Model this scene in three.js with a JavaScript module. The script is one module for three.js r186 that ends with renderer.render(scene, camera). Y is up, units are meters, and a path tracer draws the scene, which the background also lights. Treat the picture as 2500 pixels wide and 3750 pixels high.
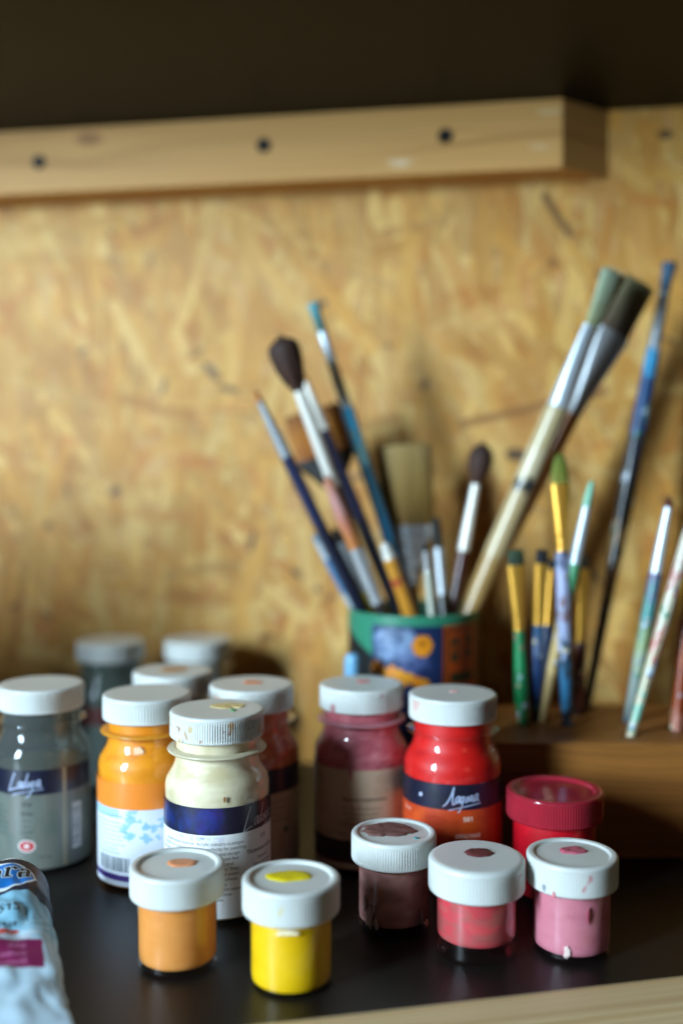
import * as THREE from 'three';
import { mergeGeometries, mergeVertices } from 'three/addons/utils/BufferGeometryUtils.js';
import { RectAreaLightUniformsLib } from 'three/addons/lights/RectAreaLightUniformsLib.js';
import { Brush, Evaluator, SUBTRACTION } from 'three-bvh-csg';
import { ImprovedNoise } from 'three/addons/math/ImprovedNoise.js';

// ---------------------------------------------------------------- camera, light, exposure
const scene = new THREE.Scene();
const camera = new THREE.PerspectiveCamera(52.22, 682 / 1024, 0.02, 30);
camera.position.set(0, 0.209, 0);
camera.rotation.set(-Math.atan(0.04), 0, 0);
camera.focus = 0.475;
camera.userData.fStop = 2.15;

const renderer = new THREE.WebGLRenderer({ antialias: true });
renderer.setSize(682, 1024);
renderer.toneMapping = THREE.LinearToneMapping;
renderer.toneMappingExposure = 0.91;
renderer.shadowMap.enabled = true;
scene.background = new THREE.Color().setRGB(0.007, 0.0065, 0.006);   // the dim unlit room behind the camera
RectAreaLightUniformsLib.init();

// two windows of the room, behind the camera: a large cool one to the left, a small warm one to the right
const WINDOWS = [
  { pos: [-1.3, 0.57, 0.62], w: 0.27, h: 0.85, color: [0.63, 0.84, 1.0], power: 100, glow: 12.0, aim: [0.02, 0.14, -0.6] },
  { pos: [0.95, 0.55, 1.15], w: 0.4, h: 0.7, color: [1.0, 0.74, 0.46], power: 0.45, glow: 0.4, aim: [0.02, 0.14, -0.6] },
];

// ---------------------------------------------------------------- helpers
let seed = 20240607;
const rnd = () => { seed = (seed * 1664525 + 1013904223) >>> 0; return seed / 4294967296; };
const rr = (a, b) => a + (b - a) * rnd();
const noise = new ImprovedNoise();
const N3 = (x, y, z) => noise.noise(x, y, z);
const C = (h) => new THREE.Color(h);
const used = {};
function numbered(n) { const k = used[n] || 0; used[n] = k + 1; return k ? `${n}_${String(k).padStart(3, '0')}` : n; }
function setup(m) { m.castShadow = true; m.receiveShadow = true; return m; }
function thing(name, label, category, pos = [0, 0, 0], group) {
  const g = new THREE.Group(); g.name = numbered(name); g.position.set(...pos);
  g.userData = { label, category }; if (group) g.userData.group = group;
  scene.add(g); return g;
}
function part(name, geo, mat, parent) {
  const m = setup(new THREE.Mesh(geo, mat)); m.name = name; parent.add(m); return m;
}
function solo(name, geo, mat, label, category, pos = [0, 0, 0], group) {
  const m = setup(new THREE.Mesh(geo, mat)); m.name = numbered(name); m.position.set(...pos);
  m.userData = { label, category }; if (group) m.userData.group = group; scene.add(m); return m;
}
function structure(name, geo, mat, label) {
  const m = setup(new THREE.Mesh(geo, mat)); m.name = name; m.userData = { kind: 'structure', label, category: name.replace(/_/g, ' ') }; scene.add(m); return m;
}
const std = (color, rough = 0.5, extra = {}) => new THREE.MeshStandardMaterial({ color: C(color), roughness: rough, ...extra });
const phys = (color, rough = 0.5, extra = {}) => new THREE.MeshPhysicalMaterial({ color: C(color), roughness: rough, ...extra });

// surface of revolution; rows [radius, y, ribDepth]; ribs run round the rows whose ribDepth > 0
function revolve(rows, segs = 64, ribs = 0, wob = 0) {
  const pos = [], uv = [], idx = [];
  rows.forEach(([r, y, a = 0], j) => {
    for (let i = 0; i <= segs; i++) {
      const t = (i / segs) * Math.PI * 2;
      let q = r;
      if (a && ribs) q -= a * Math.pow(0.5 - 0.5 * Math.cos(t * ribs), 0.6);
      if (wob) q += wob * N3(Math.cos(t) * 1.5 + 7, y * 60, Math.sin(t) * 1.5);
      pos.push(q * Math.sin(t), y, q * Math.cos(t)); uv.push(i / segs, j / (rows.length - 1));
    }
  });
  const n = segs + 1;
  for (let j = 0; j < rows.length - 1; j++) for (let i = 0; i < segs; i++) {
    const a = j * n + i, b = a + 1, c = a + n, d = c + 1;
    idx.push(a, b, d, a, d, c);
  }
  const g = new THREE.BufferGeometry();
  g.setAttribute('position', new THREE.Float32BufferAttribute(pos, 3));
  g.setAttribute('uv', new THREE.Float32BufferAttribute(uv, 2));
  g.setIndex(idx); g.computeVertexNormals();
  // close the seam of the normals
  const nn = g.attributes.normal;
  for (let j = 0; j < rows.length; j++) {
    const a = j * n, b = a + segs, v = new THREE.Vector3(nn.getX(a) + nn.getX(b), nn.getY(a) + nn.getY(b), nn.getZ(a) + nn.getZ(b)).normalize();
    nn.setXYZ(a, v.x, v.y, v.z); nn.setXYZ(b, v.x, v.y, v.z);
  }
  return g;
}
// vertex colours from a function of position
function tint(g, f) {
  const p = g.attributes.position, col = new Float32Array(p.count * 3), c = new THREE.Color();
  for (let i = 0; i < p.count; i++) { f(c, p.getX(i), p.getY(i), p.getZ(i)); col.set([c.r, c.g, c.b], i * 3); }
  g.setAttribute('color', new THREE.BufferAttribute(col, 3)); return g;
}
function canvasTex(w, h, draw, repeat) {
  const cv = document.createElement('canvas'); cv.width = w; cv.height = h;
  draw(cv.getContext('2d'), w, h);
  const t = new THREE.CanvasTexture(cv); t.colorSpace = THREE.SRGBColorSpace; t.anisotropy = 8;
  if (repeat) { t.wrapS = t.wrapT = THREE.RepeatWrapping; }
  return t;
}
const css = (r, g, b, a = 1) => `rgba(${r | 0},${g | 0},${b | 0},${a})`;
const P2 = Math.PI * 2;

// ---------------------------------------------------------------- wood textures
function grain(w, h, base, dark, o = {}) {
  return canvasTex(w, h, (x) => {
    x.fillStyle = css(...base); x.fillRect(0, 0, w, h);
    const knots = o.knots || [];
    const lines = o.lines || 90;
    for (let k = 0; k < lines; k++) {
      const y0 = (k + rr(-0.4, 0.4)) / lines * h, wide = rr(0.6, 2.6) * (o.wide || 1), a = rr(0.05, 0.3) * (o.strength || 1), ph = rnd() * 9;
      x.strokeStyle = css(...dark, a); x.lineWidth = wide; x.beginPath();
      for (let i = 0; i <= 64; i++) {
        const px = i / 64 * w;
        let py = y0 + N3(px / w * 3 + (o.seed || 0), y0 / h * 2.5, 3.3) * h * (o.wave || 0.06) + N3(px / w * 14, ph, 1) * 1.2;
        for (const [kx, ky, kr] of knots) { const dx = px - kx * w, dy = y0 - ky * h; py += Math.sign(dy || 1) * kr * Math.exp(-(dx * dx) / (kr * kr * 9)) * Math.exp(-Math.abs(dy) / (kr * 2.4)); }
        i ? x.lineTo(px, py) : x.moveTo(px, py);
      }
      x.stroke();
    }
    for (let k = 0; k < (o.flecks || 500); k++) {
      x.fillStyle = rnd() < 0.5 ? css(...dark, rr(0.03, 0.12)) : css(255, 235, 195, rr(0.02, 0.08));
      x.fillRect(rnd() * w, rnd() * h, rr(10, 70), rr(0.6, 1.6));
    }
    for (const [kx, ky, kr, kc] of knots) for (let q = 5; q > 0; q--) {
      x.fillStyle = css(...(kc || [120, 75, 35]), 0.2); x.beginPath(); x.ellipse(kx * w, ky * h, kr * 0.9 * q / 5, kr * 0.6 * q / 5, 0.1, 0, P2); x.fill();
    }
    for (const [sx, sy, sw, sh, sc, sa] of o.stains || []) for (let q = 0; q < 24; q++) {
      x.fillStyle = css(...sc, sa / 5); x.beginPath(); x.ellipse(sx * w + rr(-1, 1) * sw * 0.5, sy * h + rr(-1, 1) * sh * 0.5, sw * rr(0.2, 0.6), sh * rr(0.2, 0.6), rr(-0.3, 0.3), 0, P2); x.fill();
    }
  }, true);
}
const battenTex = grain(1536, 160, [212, 158, 88], [146, 92, 34], { lines: 60, wave: 0.22, strength: 1.25, knots: [[0.45, 0.2, 30, [120, 72, 30]], [0.28, 0.62, 10], [0.85, 0.4, 9, [190, 130, 60]]], stains: [[0.79, 0.8, 34, 12, [236, 214, 190], 0.5], [0.94, 0.2, 30, 9, [228, 200, 170], 0.4], [0.93, 0.68, 26, 9, [228, 196, 170], 0.35]] });
const stripTex = grain(1536, 96, [214, 184, 138], [156, 108, 56], { lines: 16, wave: 0.2, strength: 1.5, wide: 2.2, knots: [[0.415, 0.82, 9, [110, 80, 50]], [0.7, 0.3, 7]], seed: 5 });
const blockTex = grain(1024, 256, [150, 94, 36], [72, 40, 11], { lines: 56, wave: 0.14, strength: 2.6, seed: 11, stains: [[0.5, 0.15, 120, 10, [60, 34, 12], 0.35]] });
const endTex = grain(128, 160, [150, 108, 62], [84, 50, 20], { lines: 26, wave: 0.3, strength: 1.5, seed: 3 });

// oriented strand board: thousands of pressed strands, each its own tone and direction
const osbDraw = (bump) => (x, w, h) => {
  seed = 777;
  x.fillStyle = bump ? '#808080' : '#bd8a4c'; x.fillRect(0, 0, w, h);
  const tones = [[209, 163, 86], [195, 141, 60], [186, 128, 46], [174, 112, 36], [212, 169, 96], [198, 144, 62], [190, 133, 51], [179, 129, 60]];
  for (let k = 0; k < 4600; k++) {
    const cx = rnd() * w, cy = rnd() * h, L = rr(50, 150), B = rr(8, 26), a = rr(-1, 1) * 0.55 + (rnd() < 0.18 ? 0.2 : 1.4);
    const t = tones[(rnd() * tones.length) | 0], v = rr(0.93, 1.06), deep = rnd();
    x.save(); x.translate(cx, cy); x.rotate(a);
    x.beginPath();
    const n = 7; x.moveTo(-L / 2, -B / 2 * rr(0.3, 1));
    for (let i = 1; i <= n; i++) x.lineTo(-L / 2 + L * i / n, -B / 2 * rr(0.75, 1.1));
    for (let i = n; i >= 0; i--) x.lineTo(-L / 2 + L * i / n + rr(-4, 4), B / 2 * rr(0.75, 1.1));
    x.closePath();
    if (bump) { const q = rr(70, 200); x.fillStyle = css(q, q, q, 0.9); x.fill(); }
    else {
      x.fillStyle = css(t[0] * v, t[1] * v, t[2] * v, 0.8); x.fill();
      x.strokeStyle = css(112, 70, 26, deep < 0.2 ? 0.4 : 0.08); x.lineWidth = rr(0.8, 2.4); x.stroke();
      for (let q = 0; q < 5; q++) { x.strokeStyle = css(130, 86, 36, rr(0.06, 0.22)); x.lineWidth = rr(0.5, 1.6); const yy = rr(-B / 2, B / 2) * 0.85; x.beginPath(); x.moveTo(-L * rr(0.2, 0.48), yy); x.lineTo(L * rr(0.2, 0.48), yy + rr(-2, 2)); x.stroke(); }
    }
    x.restore();
  }
  if (!bump) {
    for (let k = 0; k < 320; k++) {            // amber resin-dark strands and small dark voids between strands
      const amber = rnd() < 0.62;
      x.save(); x.translate(rnd() * w, rnd() * h); x.rotate(rr(0, 3.1));
      x.fillStyle = amber ? css(176, 98, 30, rr(0.25, 0.6)) : css(70, 44, 20, rr(0.45, 0.9));
      x.beginPath(); const L = amber ? rr(20, 80) : rr(8, 34), B = amber ? rr(6, 20) : rr(4, 13);
      for (let i = 0; i < 9; i++) { const q = i / 9 * P2; x.lineTo(Math.cos(q) * L * rr(0.35, 0.6), Math.sin(q) * B * rr(0.35, 0.6)); }
      x.closePath(); x.fill(); x.restore();
    }
    for (let k = 0; k < 420; k++) {            // larger pale and tawny flakes on the face
      const t = rnd() < 0.6 ? [214, 174, 106] : [164, 106, 42];
      x.save(); x.translate(rnd() * w, rnd() * h); x.rotate(rr(-1, 1) * 0.7 + (rnd() < 0.3 ? 0.2 : 1.35)); x.fillStyle = css(...t, rr(0.08, 0.3));
      const L = rr(60, 230), B = rr(16, 60); x.beginPath(); for (let i = 0; i < 12; i++) { const q = i / 12 * P2; x.lineTo(Math.sign(Math.cos(q)) * Math.pow(Math.abs(Math.cos(q)), 0.6) * L * rr(0.4, 0.52), Math.sign(Math.sin(q)) * Math.pow(Math.abs(Math.sin(q)), 0.6) * B * rr(0.36, 0.54)); } x.closePath(); x.fill(); x.restore();
    }
    // the long dark strand and a void seen beside the brushes
    x.strokeStyle = css(128, 80, 28, 0.75); x.lineWidth = 10; x.beginPath(); x.moveTo(w * 0.575, h * 0.472); x.lineTo(w * 0.665, h * 0.432); x.stroke();
    x.fillStyle = css(70, 48, 26, 0.9); x.beginPath(); x.ellipse(w * 0.61, h * 0.51, 14, 8, 0.1, 0, P2); x.fill();
    x.strokeStyle = css(96, 62, 26, 0.8); x.lineWidth = 9; x.beginPath(); x.moveTo(w * 0.625, h * 0.19); x.lineTo(w * 0.642, h * 0.245); x.stroke();
  }
};
const osbTex = canvasTex(2048, 1024, osbDraw(false)), osbBump = canvasTex(1024, 512, osbDraw(true));
osbBump.colorSpace = THREE.NoColorSpace;
seed = 4242;

// ---------------------------------------------------------------- setting: back wall, table, shelf above
const WALL_TURN = -10 * Math.PI / 180;
const wallMat = new THREE.MeshStandardMaterial({ map: osbTex, bumpMap: osbBump, bumpScale: 0.0008, roughness: 0.62 });
{
  const g = new THREE.BoxGeometry(1.1, 0.55, 0.012); g.translate(0, 0.225, -0.006);
  const w = structure('wall', g, wallMat, 'raw oriented strand board wall behind the paint bottles');
  w.position.set(0, 0, -0.735); w.rotation.y = WALL_TURN;
}
const laminate = std('#1b1512', 0.34);
function slab(points, y0, y1, mat, name, label) {   // polygon in x, z (metres), between two heights
  const s = new THREE.Shape(points.map(([a, b]) => new THREE.Vector2(a, -b)));
  const g = new THREE.ExtrudeGeometry(s, { depth: y1 - y0 - 0.001, bevelEnabled: true, bevelSize: 0.0005, bevelThickness: 0.0005, bevelSegments: 1 });
  g.rotateX(-Math.PI / 2); g.translate(0, y0 + 0.0005, 0);
  return structure(name, g, mat, label);
}
const tableTex = canvasTex(1024, 1024, (x, w, h) => {
  x.fillStyle = '#15110e'; x.fillRect(0, 0, w, h);
  for (let k = 0; k < 1500; k++) { x.fillStyle = css(160, 145, 130, rr(0.05, 0.35)); x.beginPath(); x.arc(rnd() * w, rnd() * h, rr(0.3, 1.1), 0, P2); x.fill(); }
  for (let k = 0; k < 40; k++) { x.strokeStyle = css(150, 140, 130, rr(0.03, 0.1)); x.lineWidth = 0.7; const a = rnd() * w, b = rnd() * h; x.beginPath(); x.moveTo(a, b); x.lineTo(a + rr(-40, 40), b + rr(-40, 40)); x.stroke(); }
}, true);
tableTex.repeat.set(2, 2);
const tableMat = new THREE.MeshPhysicalMaterial({ map: tableTex, roughness: 0.42, specularIntensity: 0.65 });
const edgeZ = (x) => -0.3866 - 0.2207 * (x + 0.0237);
slab([[-0.6, edgeZ(-0.6)], [0.6, edgeZ(0.6)], [0.6, -0.63], [-0.6, -0.841]], -0.024, 0, tableMat, 'tabletop', 'dark brown laminate tabletop under the paint jars');
{
  // pale pine strip that edges the tabletop
  const len = 1.2, g = new THREE.BoxGeometry(len, 0.026, 0.0195, 1, 1, 1); g.translate(0, -0.0125, 0.0099);
  const m = new THREE.MeshStandardMaterial({ map: stripTex, roughness: 0.55 });
  const o = solo('edge_strip', g, m, 'pale pine strip edging the front of the dark tabletop', 'wood strip', [0.1, 0, edgeZ(0.1)]);
  o.rotation.y = Math.atan(0.2207);
}
{
  const t = Math.tan(-WALL_TURN), zb = (x) => -0.7352 + t * x;
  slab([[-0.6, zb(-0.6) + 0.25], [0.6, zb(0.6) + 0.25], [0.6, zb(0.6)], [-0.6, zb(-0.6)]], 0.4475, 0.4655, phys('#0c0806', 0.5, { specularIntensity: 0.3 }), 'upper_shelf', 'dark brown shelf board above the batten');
}

// ---------------------------------------------------------------- batten under the shelf, with its screws
{
  const b = thing('wooden_batten', 'pale pine batten with three dark screws under the shelf', 'batten', [0, 0, -0.735]);
  b.rotation.y = WALL_TURN;
  const s = new THREE.Shape([[-0.46, 0.0006], [0.179, 0.0006], [0.1486, 0.0307], [-0.46, 0.0307]].map(([u, w]) => new THREE.Vector2(u, -w)));
  const g = new THREE.ExtrudeGeometry(s, { depth: 0.0425, bevelEnabled: true, bevelSize: 0.0008, bevelThickness: 0.0008, bevelSegments: 2 });
  g.rotateX(-Math.PI / 2); g.translate(0, 0.4037, 0);
  const p = g.attributes.position, uv = g.attributes.uv, nn = g.attributes.normal;
  for (let i = 0; i < p.count; i++) uv.setXY(i, (p.getX(i) + 0.46) / 0.64, Math.abs(nn.getY(i)) > 0.6 ? p.getZ(i) / 0.045 : (p.getY(i) - 0.4025) / 0.045);
  part('wood', g, new THREE.MeshStandardMaterial({ map: battenTex, roughness: 0.6 }), b);
  const sm = std('#15130f', 0.45, { metalness: 0.5 });
  const sg = revolve([[0.0001, 0.0004], [0.0016, 0.0004], [0.002, 0.0012], [0.0042, 0.0014], [0.0047, 0.001], [0.0049, -0.0002], [0.0049, -0.004]].map(([r, y]) => [r, y]), 28); sg.rotateX(Math.PI / 2);
  for (const [u, v] of [[-0.209, 0.4243], [-0.0475, 0.4274], [0.0742, 0.427]]) { const m = part('screw', sg, sm, b); m.position.set(u, v, 0.0315); }
}

// ---------------------------------------------------------------- windows (behind the camera)
WINDOWS.forEach((W, i) => {
  const g = thing('window', i ? 'small window glowing warm at the right behind the viewer' : 'large window with cool daylight at the left behind the viewer', 'window', W.pos);
  g.lookAt(...W.aim);
  const fr = std('#8d8a84', 0.5);
  const bar = (w, h, x, y) => { const q = new THREE.BoxGeometry(w, h, 0.05); q.translate(x, y, 0); return q; };
  part('frame', mergeGeometries([bar(W.w + 0.12, 0.06, 0, W.h / 2 + 0.03), bar(W.w + 0.12, 0.06, 0, -W.h / 2 - 0.03), bar(0.06, W.h, -W.w / 2 - 0.03, 0), bar(0.06, W.h, W.w / 2 + 0.03, 0)]), fr, g);
  const pm = new THREE.MeshStandardMaterial({ color: 0x000000, emissive: new THREE.Color().setRGB(...W.color), emissiveIntensity: W.glow, roughness: 1 });
  const pane = new THREE.BoxGeometry(W.w, W.h, 0.006); pane.translate(0, 0, -0.018);
  part('pane', pane, pm, g);
  const L = new THREE.RectAreaLight(new THREE.Color().setRGB(...W.color), W.power, W.w, W.h);
  L.name = 'window_light'; L.position.set(0, 0, -0.010); L.rotation.y = Math.PI; g.add(L);
});

// ---------------------------------------------------------------- shared materials
const capWhite = phys('#e6e7e4', 0.42, { vertexColors: true, clearcoat: 0.15, clearcoatRoughness: 0.4 });
const clear = new THREE.MeshPhysicalMaterial({ color: 0xffffff, transmission: 1, thickness: 0, roughness: 0.04, ior: 1.5 });
const paintMat = (h, rough = 0.45) => std(h, rough, { vertexColors: true });

// uneven paint as it clings to the inside of a jar: streaks and swirls of slightly different pigment
function swirl(geo, list, sc = 60, s0 = 0) {
  const cs = list.map(C);
  return tint(geo, (c, x, y, z) => {
    const v = 0.5 + 0.9 * N3(x * sc + s0, y * sc * 2.1, z * sc) + 0.4 * N3(x * sc * 3, y * sc * 7 + s0, z * sc * 3);
    const q = Math.min(0.999, Math.max(0, v)) * (cs.length - 1), k = Math.floor(q);
    c.copy(cs[k]).lerp(cs[Math.min(k + 1, cs.length - 1)], q - k);
  });
}
// a dried dab of paint: a low irregular mound
function daubGeo(rx, rz, h, s, jag = 0.22) {
  const R = 12, S = 48, pos = [0, h, 0], idx = [];
  for (let j = 1; j <= R; j++) for (let i = 0; i < S; i++) {
    const t = i / S * P2, q = j / R, e = 1 + jag * (N3(Math.cos(t) * 1.3 + s, Math.sin(t) * 1.3, s) + 0.5 * N3(Math.cos(t) * 4 + s, Math.sin(t) * 4, s * 2) + 0.3 * N3(Math.cos(t) * 9, Math.sin(t) * 9, s));
    const x = Math.cos(t) * rx * e * q, z = Math.sin(t) * rz * e * q;
    const hh = j === R ? -0.0001 : h * (1 - Math.pow(q, 8)) * (0.8 + 0.35 * N3(x * 260 + s, z * 420, s) + 0.25 * Math.pow(q, 4));
    pos.push(x, hh, z);
  }
  for (let i = 0; i < S; i++) idx.push(0, 1 + (i + 1) % S, 1 + i);
  for (let j = 0; j < R - 1; j++) for (let i = 0; i < S; i++) { const a = 1 + j * S + i, b = 1 + j * S + (i + 1) % S, c = a + S, d = b + S; idx.push(a, b, d, a, d, c); }
  const g = new THREE.BufferGeometry(); g.setAttribute('position', new THREE.Float32BufferAttribute(pos, 3)); g.setIndex(idx); g.computeVertexNormals(); return g;
}
// specks of stray paint on a cap: small colour patches with hard outlines
function capTint(geo, spots, s = 0, ytop = 0.0102) {
  const base = C('#e6e7e4');
  const sp = spots.map(([h, th, ...o]) => [C(h), th, ...o]);
  return tint(geo, (c, x, y, z) => {
    c.copy(base);
    for (const [col, th, sc = 260, ymax = 1] of sp) if (y < Math.min(ymax, ytop) && N3(x * sc + s, y * sc * 0.55 + 3, z * sc - s) > th) c.lerp(col, 0.75);
  });
}

// screw caps; o.recess: a sunken disc inside a raised rim
function capGeo(r, h, o = {}) {
  const ribs = o.ribs || 72, d = o.rib ?? 0.0004, e = o.round || 0.0012;
  const rows = [[r - 0.003, 0], [r - 0.0006, 0], [r - 0.0002, 0.0004]];
  for (let k = 0; k <= 12; k++) rows.push([r, 0.0012 + (h - e - 0.0022) * k / 12, k === 0 || k === 12 ? d * 0.4 : d]);
  for (let k = 0; k <= 4; k++) { const t = k / 4 * Math.PI / 2; rows.push([r - e + e * Math.cos(t), h - e + e * Math.sin(t)]); }
  if (o.recess) {
    const w = o.rim || 0.0032, q = o.recess;
    rows.push([r - w + 0.0006, h], [r - w, h - 0.0003], [r - w - 0.0003, h - q], [r - w - 0.001, h - q - 0.0001], [r * 0.5, h - q + 0.0002], [0.00005, h - q + 0.0002]);
  } else rows.push([r * 0.85, h + 0.0001], [r * 0.6, h - 0.00005], [r * 0.3, h - 0.0001], [0.00005, h - 0.0001]);
  return revolve(rows, ribs * 4, ribs);
}

// ---------------------------------------------------------------- lettering
// brush-written word mark: a tall first letter, small joined letters, a long tail and an underline
function wordMark(x, X, Y, w, color, lw, cyr = false) {
  x.save(); x.translate(X, Y); x.scale(w, w); x.strokeStyle = color; x.lineCap = 'round'; x.lineJoin = 'round'; x.lineWidth = lw / w;
  x.transform(1, -0.08, 0, 1, 0, 0);
  x.beginPath();
  if (cyr) { x.moveTo(0.0, 0.5); x.quadraticCurveTo(0.16, 0.42, 0.3, -0.02); x.quadraticCurveTo(0.24, 0.3, 0.27, 0.46); x.quadraticCurveTo(0.31, 0.48, 0.35, 0.4); }
  else { x.moveTo(0.24, -0.02); x.quadraticCurveTo(0.14, 0.2, 0.04, 0.5); x.quadraticCurveTo(0.16, 0.44, 0.29, 0.43); }
  x.stroke();
  const a = (s) => { x.beginPath(); x.moveTo(s + 0.1, 0.25); x.quadraticCurveTo(s - 0.02, 0.24, s - 0.01, 0.4); x.quadraticCurveTo(s + 0.02, 0.5, s + 0.1, 0.26); x.quadraticCurveTo(s + 0.07, 0.46, s + 0.13, 0.43); x.stroke(); };
  a(0.36);
  x.beginPath(); x.moveTo(0.58, 0.27); x.quadraticCurveTo(0.47, 0.26, 0.48, 0.4); x.quadraticCurveTo(0.51, 0.48, 0.58, 0.3);
  if (cyr) { x.quadraticCurveTo(0.52, 0.62, 0.42, 0.7); } else { x.moveTo(0.66, 0.02); x.quadraticCurveTo(0.58, 0.26, 0.56, 0.43); } x.stroke();
  x.beginPath(); x.ellipse(0.67, 0.36, 0.035, 0.075, 0.4, 0, P2); x.stroke();
  x.beginPath(); x.moveTo(0.83, 0.27); x.quadraticCurveTo(0.73, 0.27, 0.74, 0.39); x.quadraticCurveTo(0.78, 0.46, 0.83, 0.28);
  if (cyr) x.quadraticCurveTo(0.81, 0.46, 0.87, 0.42); else x.quadraticCurveTo(0.76, 0.66, 0.6, 0.72); x.stroke();
  a(0.9);
  x.beginPath(); x.moveTo(0.16, 0.62); x.quadraticCurveTo(0.6, 0.54, 1.08, 0.52); x.lineWidth = lw / w * 0.7; x.stroke();
  x.restore();
}
const barcode = (x, X, Y, w, h, col) => { x.fillStyle = col; let q = 0; while (q < w) { const b = rr(0.25, 0.9); x.fillRect(X + q, Y, Math.min(b, w - q), h); q += b + rr(0.3, 0.8); } };
const textLines = (x, lines, X, Y, size, lead, color, font = 'sans-serif', align = 'left', weight = '') => {
  x.fillStyle = color; x.textAlign = align; x.font = `${weight} ${size}px ${font}`; lines.forEach((t, i) => x.fillText(t, X, Y + i * lead));
};

// ---------------------------------------------------------------- large acrylic bottles
const BR = 0.0254, LABEL_H = 0.0516, LABEL_Y = 0.0028;
const PPM = 11;                                           // label pixels per millimetre
function labelTex(draw) {
  return canvasTex(Math.round(160 * PPM), Math.round(51.6 * PPM), (x) => { x.scale(PPM, PPM); draw(x, 80); });   // millimetres; x = 80 is the front
}
const bodyRows = (o = 0) => [[0.0001, 0.0012], [0.019, 0.001], [0.0225 - o, 0.0003], [0.0244 - o, 0.0012], [BR - o, 0.003], [BR - o, 0.03], [BR - o, 0.0555], [BR - o, 0.0598], [0.0247 - o, 0.0628], [0.0229 - o, 0.0658], [0.0213 - o, 0.0683], [0.0205 - o, 0.071], [0.0202 - o, 0.0745]];
const shellGeo = revolve([...bodyRows(), [0.0205, 0.075], [0.0205, 0.0774], [0.0201, 0.079], [0.0201, 0.084], [0.0199, 0.089]], 72);
function fillRows(top) {       // paint inside, up to a height
  const rows = bodyRows(0.0007).filter(([, y]) => y < top - 0.001); rows[0] = [0.0001, 0.0018]; rows[1] = [0.019, 0.0016]; rows[2][1] = 0.0012;
  if (top > 0.076) rows.push([0.0195, 0.0765]);
  const last = rows[rows.length - 1][0];
  const fine = [];
  for (let i = 0; i < rows.length - 1; i++) { const [r0, y0] = rows[i], [r1, y1] = rows[i + 1], n = Math.max(1, Math.ceil((y1 - y0) / 0.0025)); for (let k = 0; k < n; k++) fine.push([r0 + (r1 - r0) * k / n, y0 + (y1 - y0) * k / n]); }
  fine.push([last, top - 0.0008], [last - 0.0004, top], [last * 0.6, top], [0.0001, top]);
  return fine;
}
const BOTTLE_GROUP = 'large screw-cap acrylic paint bottles';
function bottle(name, label, pos, o) {
  const g = thing(name, label, 'paint bottle', pos, BOTTLE_GROUP);
  g.rotation.y = o.turn ?? Math.atan2(-pos[0], -pos[2]);   // printed fronts face the room
  part('paint', swirl(revolve(fillRows(o.fill || 0.085), 72), o.colors, o.swirl || 60, o.s || 1), paintMat('#ffffff', 0.5), g);
  part('bottle_body', shellGeo, o.film || clear, g);
  part('neck_ring', revolve([[0.0203, 0.0752], [0.0233, 0.0755], [0.0237, 0.0762], [0.0233, 0.077], [0.0203, 0.0774]], 72), o.ring ? phys(o.ring, 0.3, { transmission: 0.25, thickness: 0 }) : clear, g);
  if (o.label) {
    const lg = new THREE.CylinderGeometry(BR + 0.00015, BR + 0.00015, LABEL_H, 72, 1, true, -Math.PI, P2); lg.translate(0, LABEL_Y + LABEL_H / 2, 0);
    part('label', lg, new THREE.MeshPhysicalMaterial({ map: labelTex(o.label), roughness: 0.42, clearcoat: 0.4, clearcoatRoughness: 0.25, side: THREE.DoubleSide }), g);
  }
  const cap = part('cap', capTint(capGeo(0.0225, 0.0124, { ribs: o.ribs || 96, rib: 0.0005, round: 0.0013 }), o.spots || [], o.s || 1), capWhite, g);
  cap.position.y = 0.0823;
  for (const [col, dx, dz, rx, rz, s, h = 0.0004] of o.daubs || []) { const d = part('paint_daub', daubGeo(rx, rz, h * 1.7, s), std(col, 0.45), cap); d.position.set(dx, 0.0122, dz); }
  for (const [col, th, y, w, h, s] of o.blobs || []) {      // dried splashes on the shoulder or the neck
    const d = part('paint_splash', daubGeo(w, h, 0.0005, s, 0.5), std(col, 0.5), g);
    const r = y > 0.068 ? 0.0206 : y > 0.061 ? 0.0246 : BR + 0.0001;
    d.position.set(Math.sin(th) * r, y, Math.cos(th) * r); d.rotation.order = 'YXZ'; d.rotation.set(Math.PI / 2 - (y > 0.061 && y < 0.068 ? 0.6 : 0), th, 0);
  }
  return g;
}
const NAVY = '#0f1328';
const deg = (a) => 80 + a * 0.4445;    // label millimetres for an angle in degrees

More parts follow.
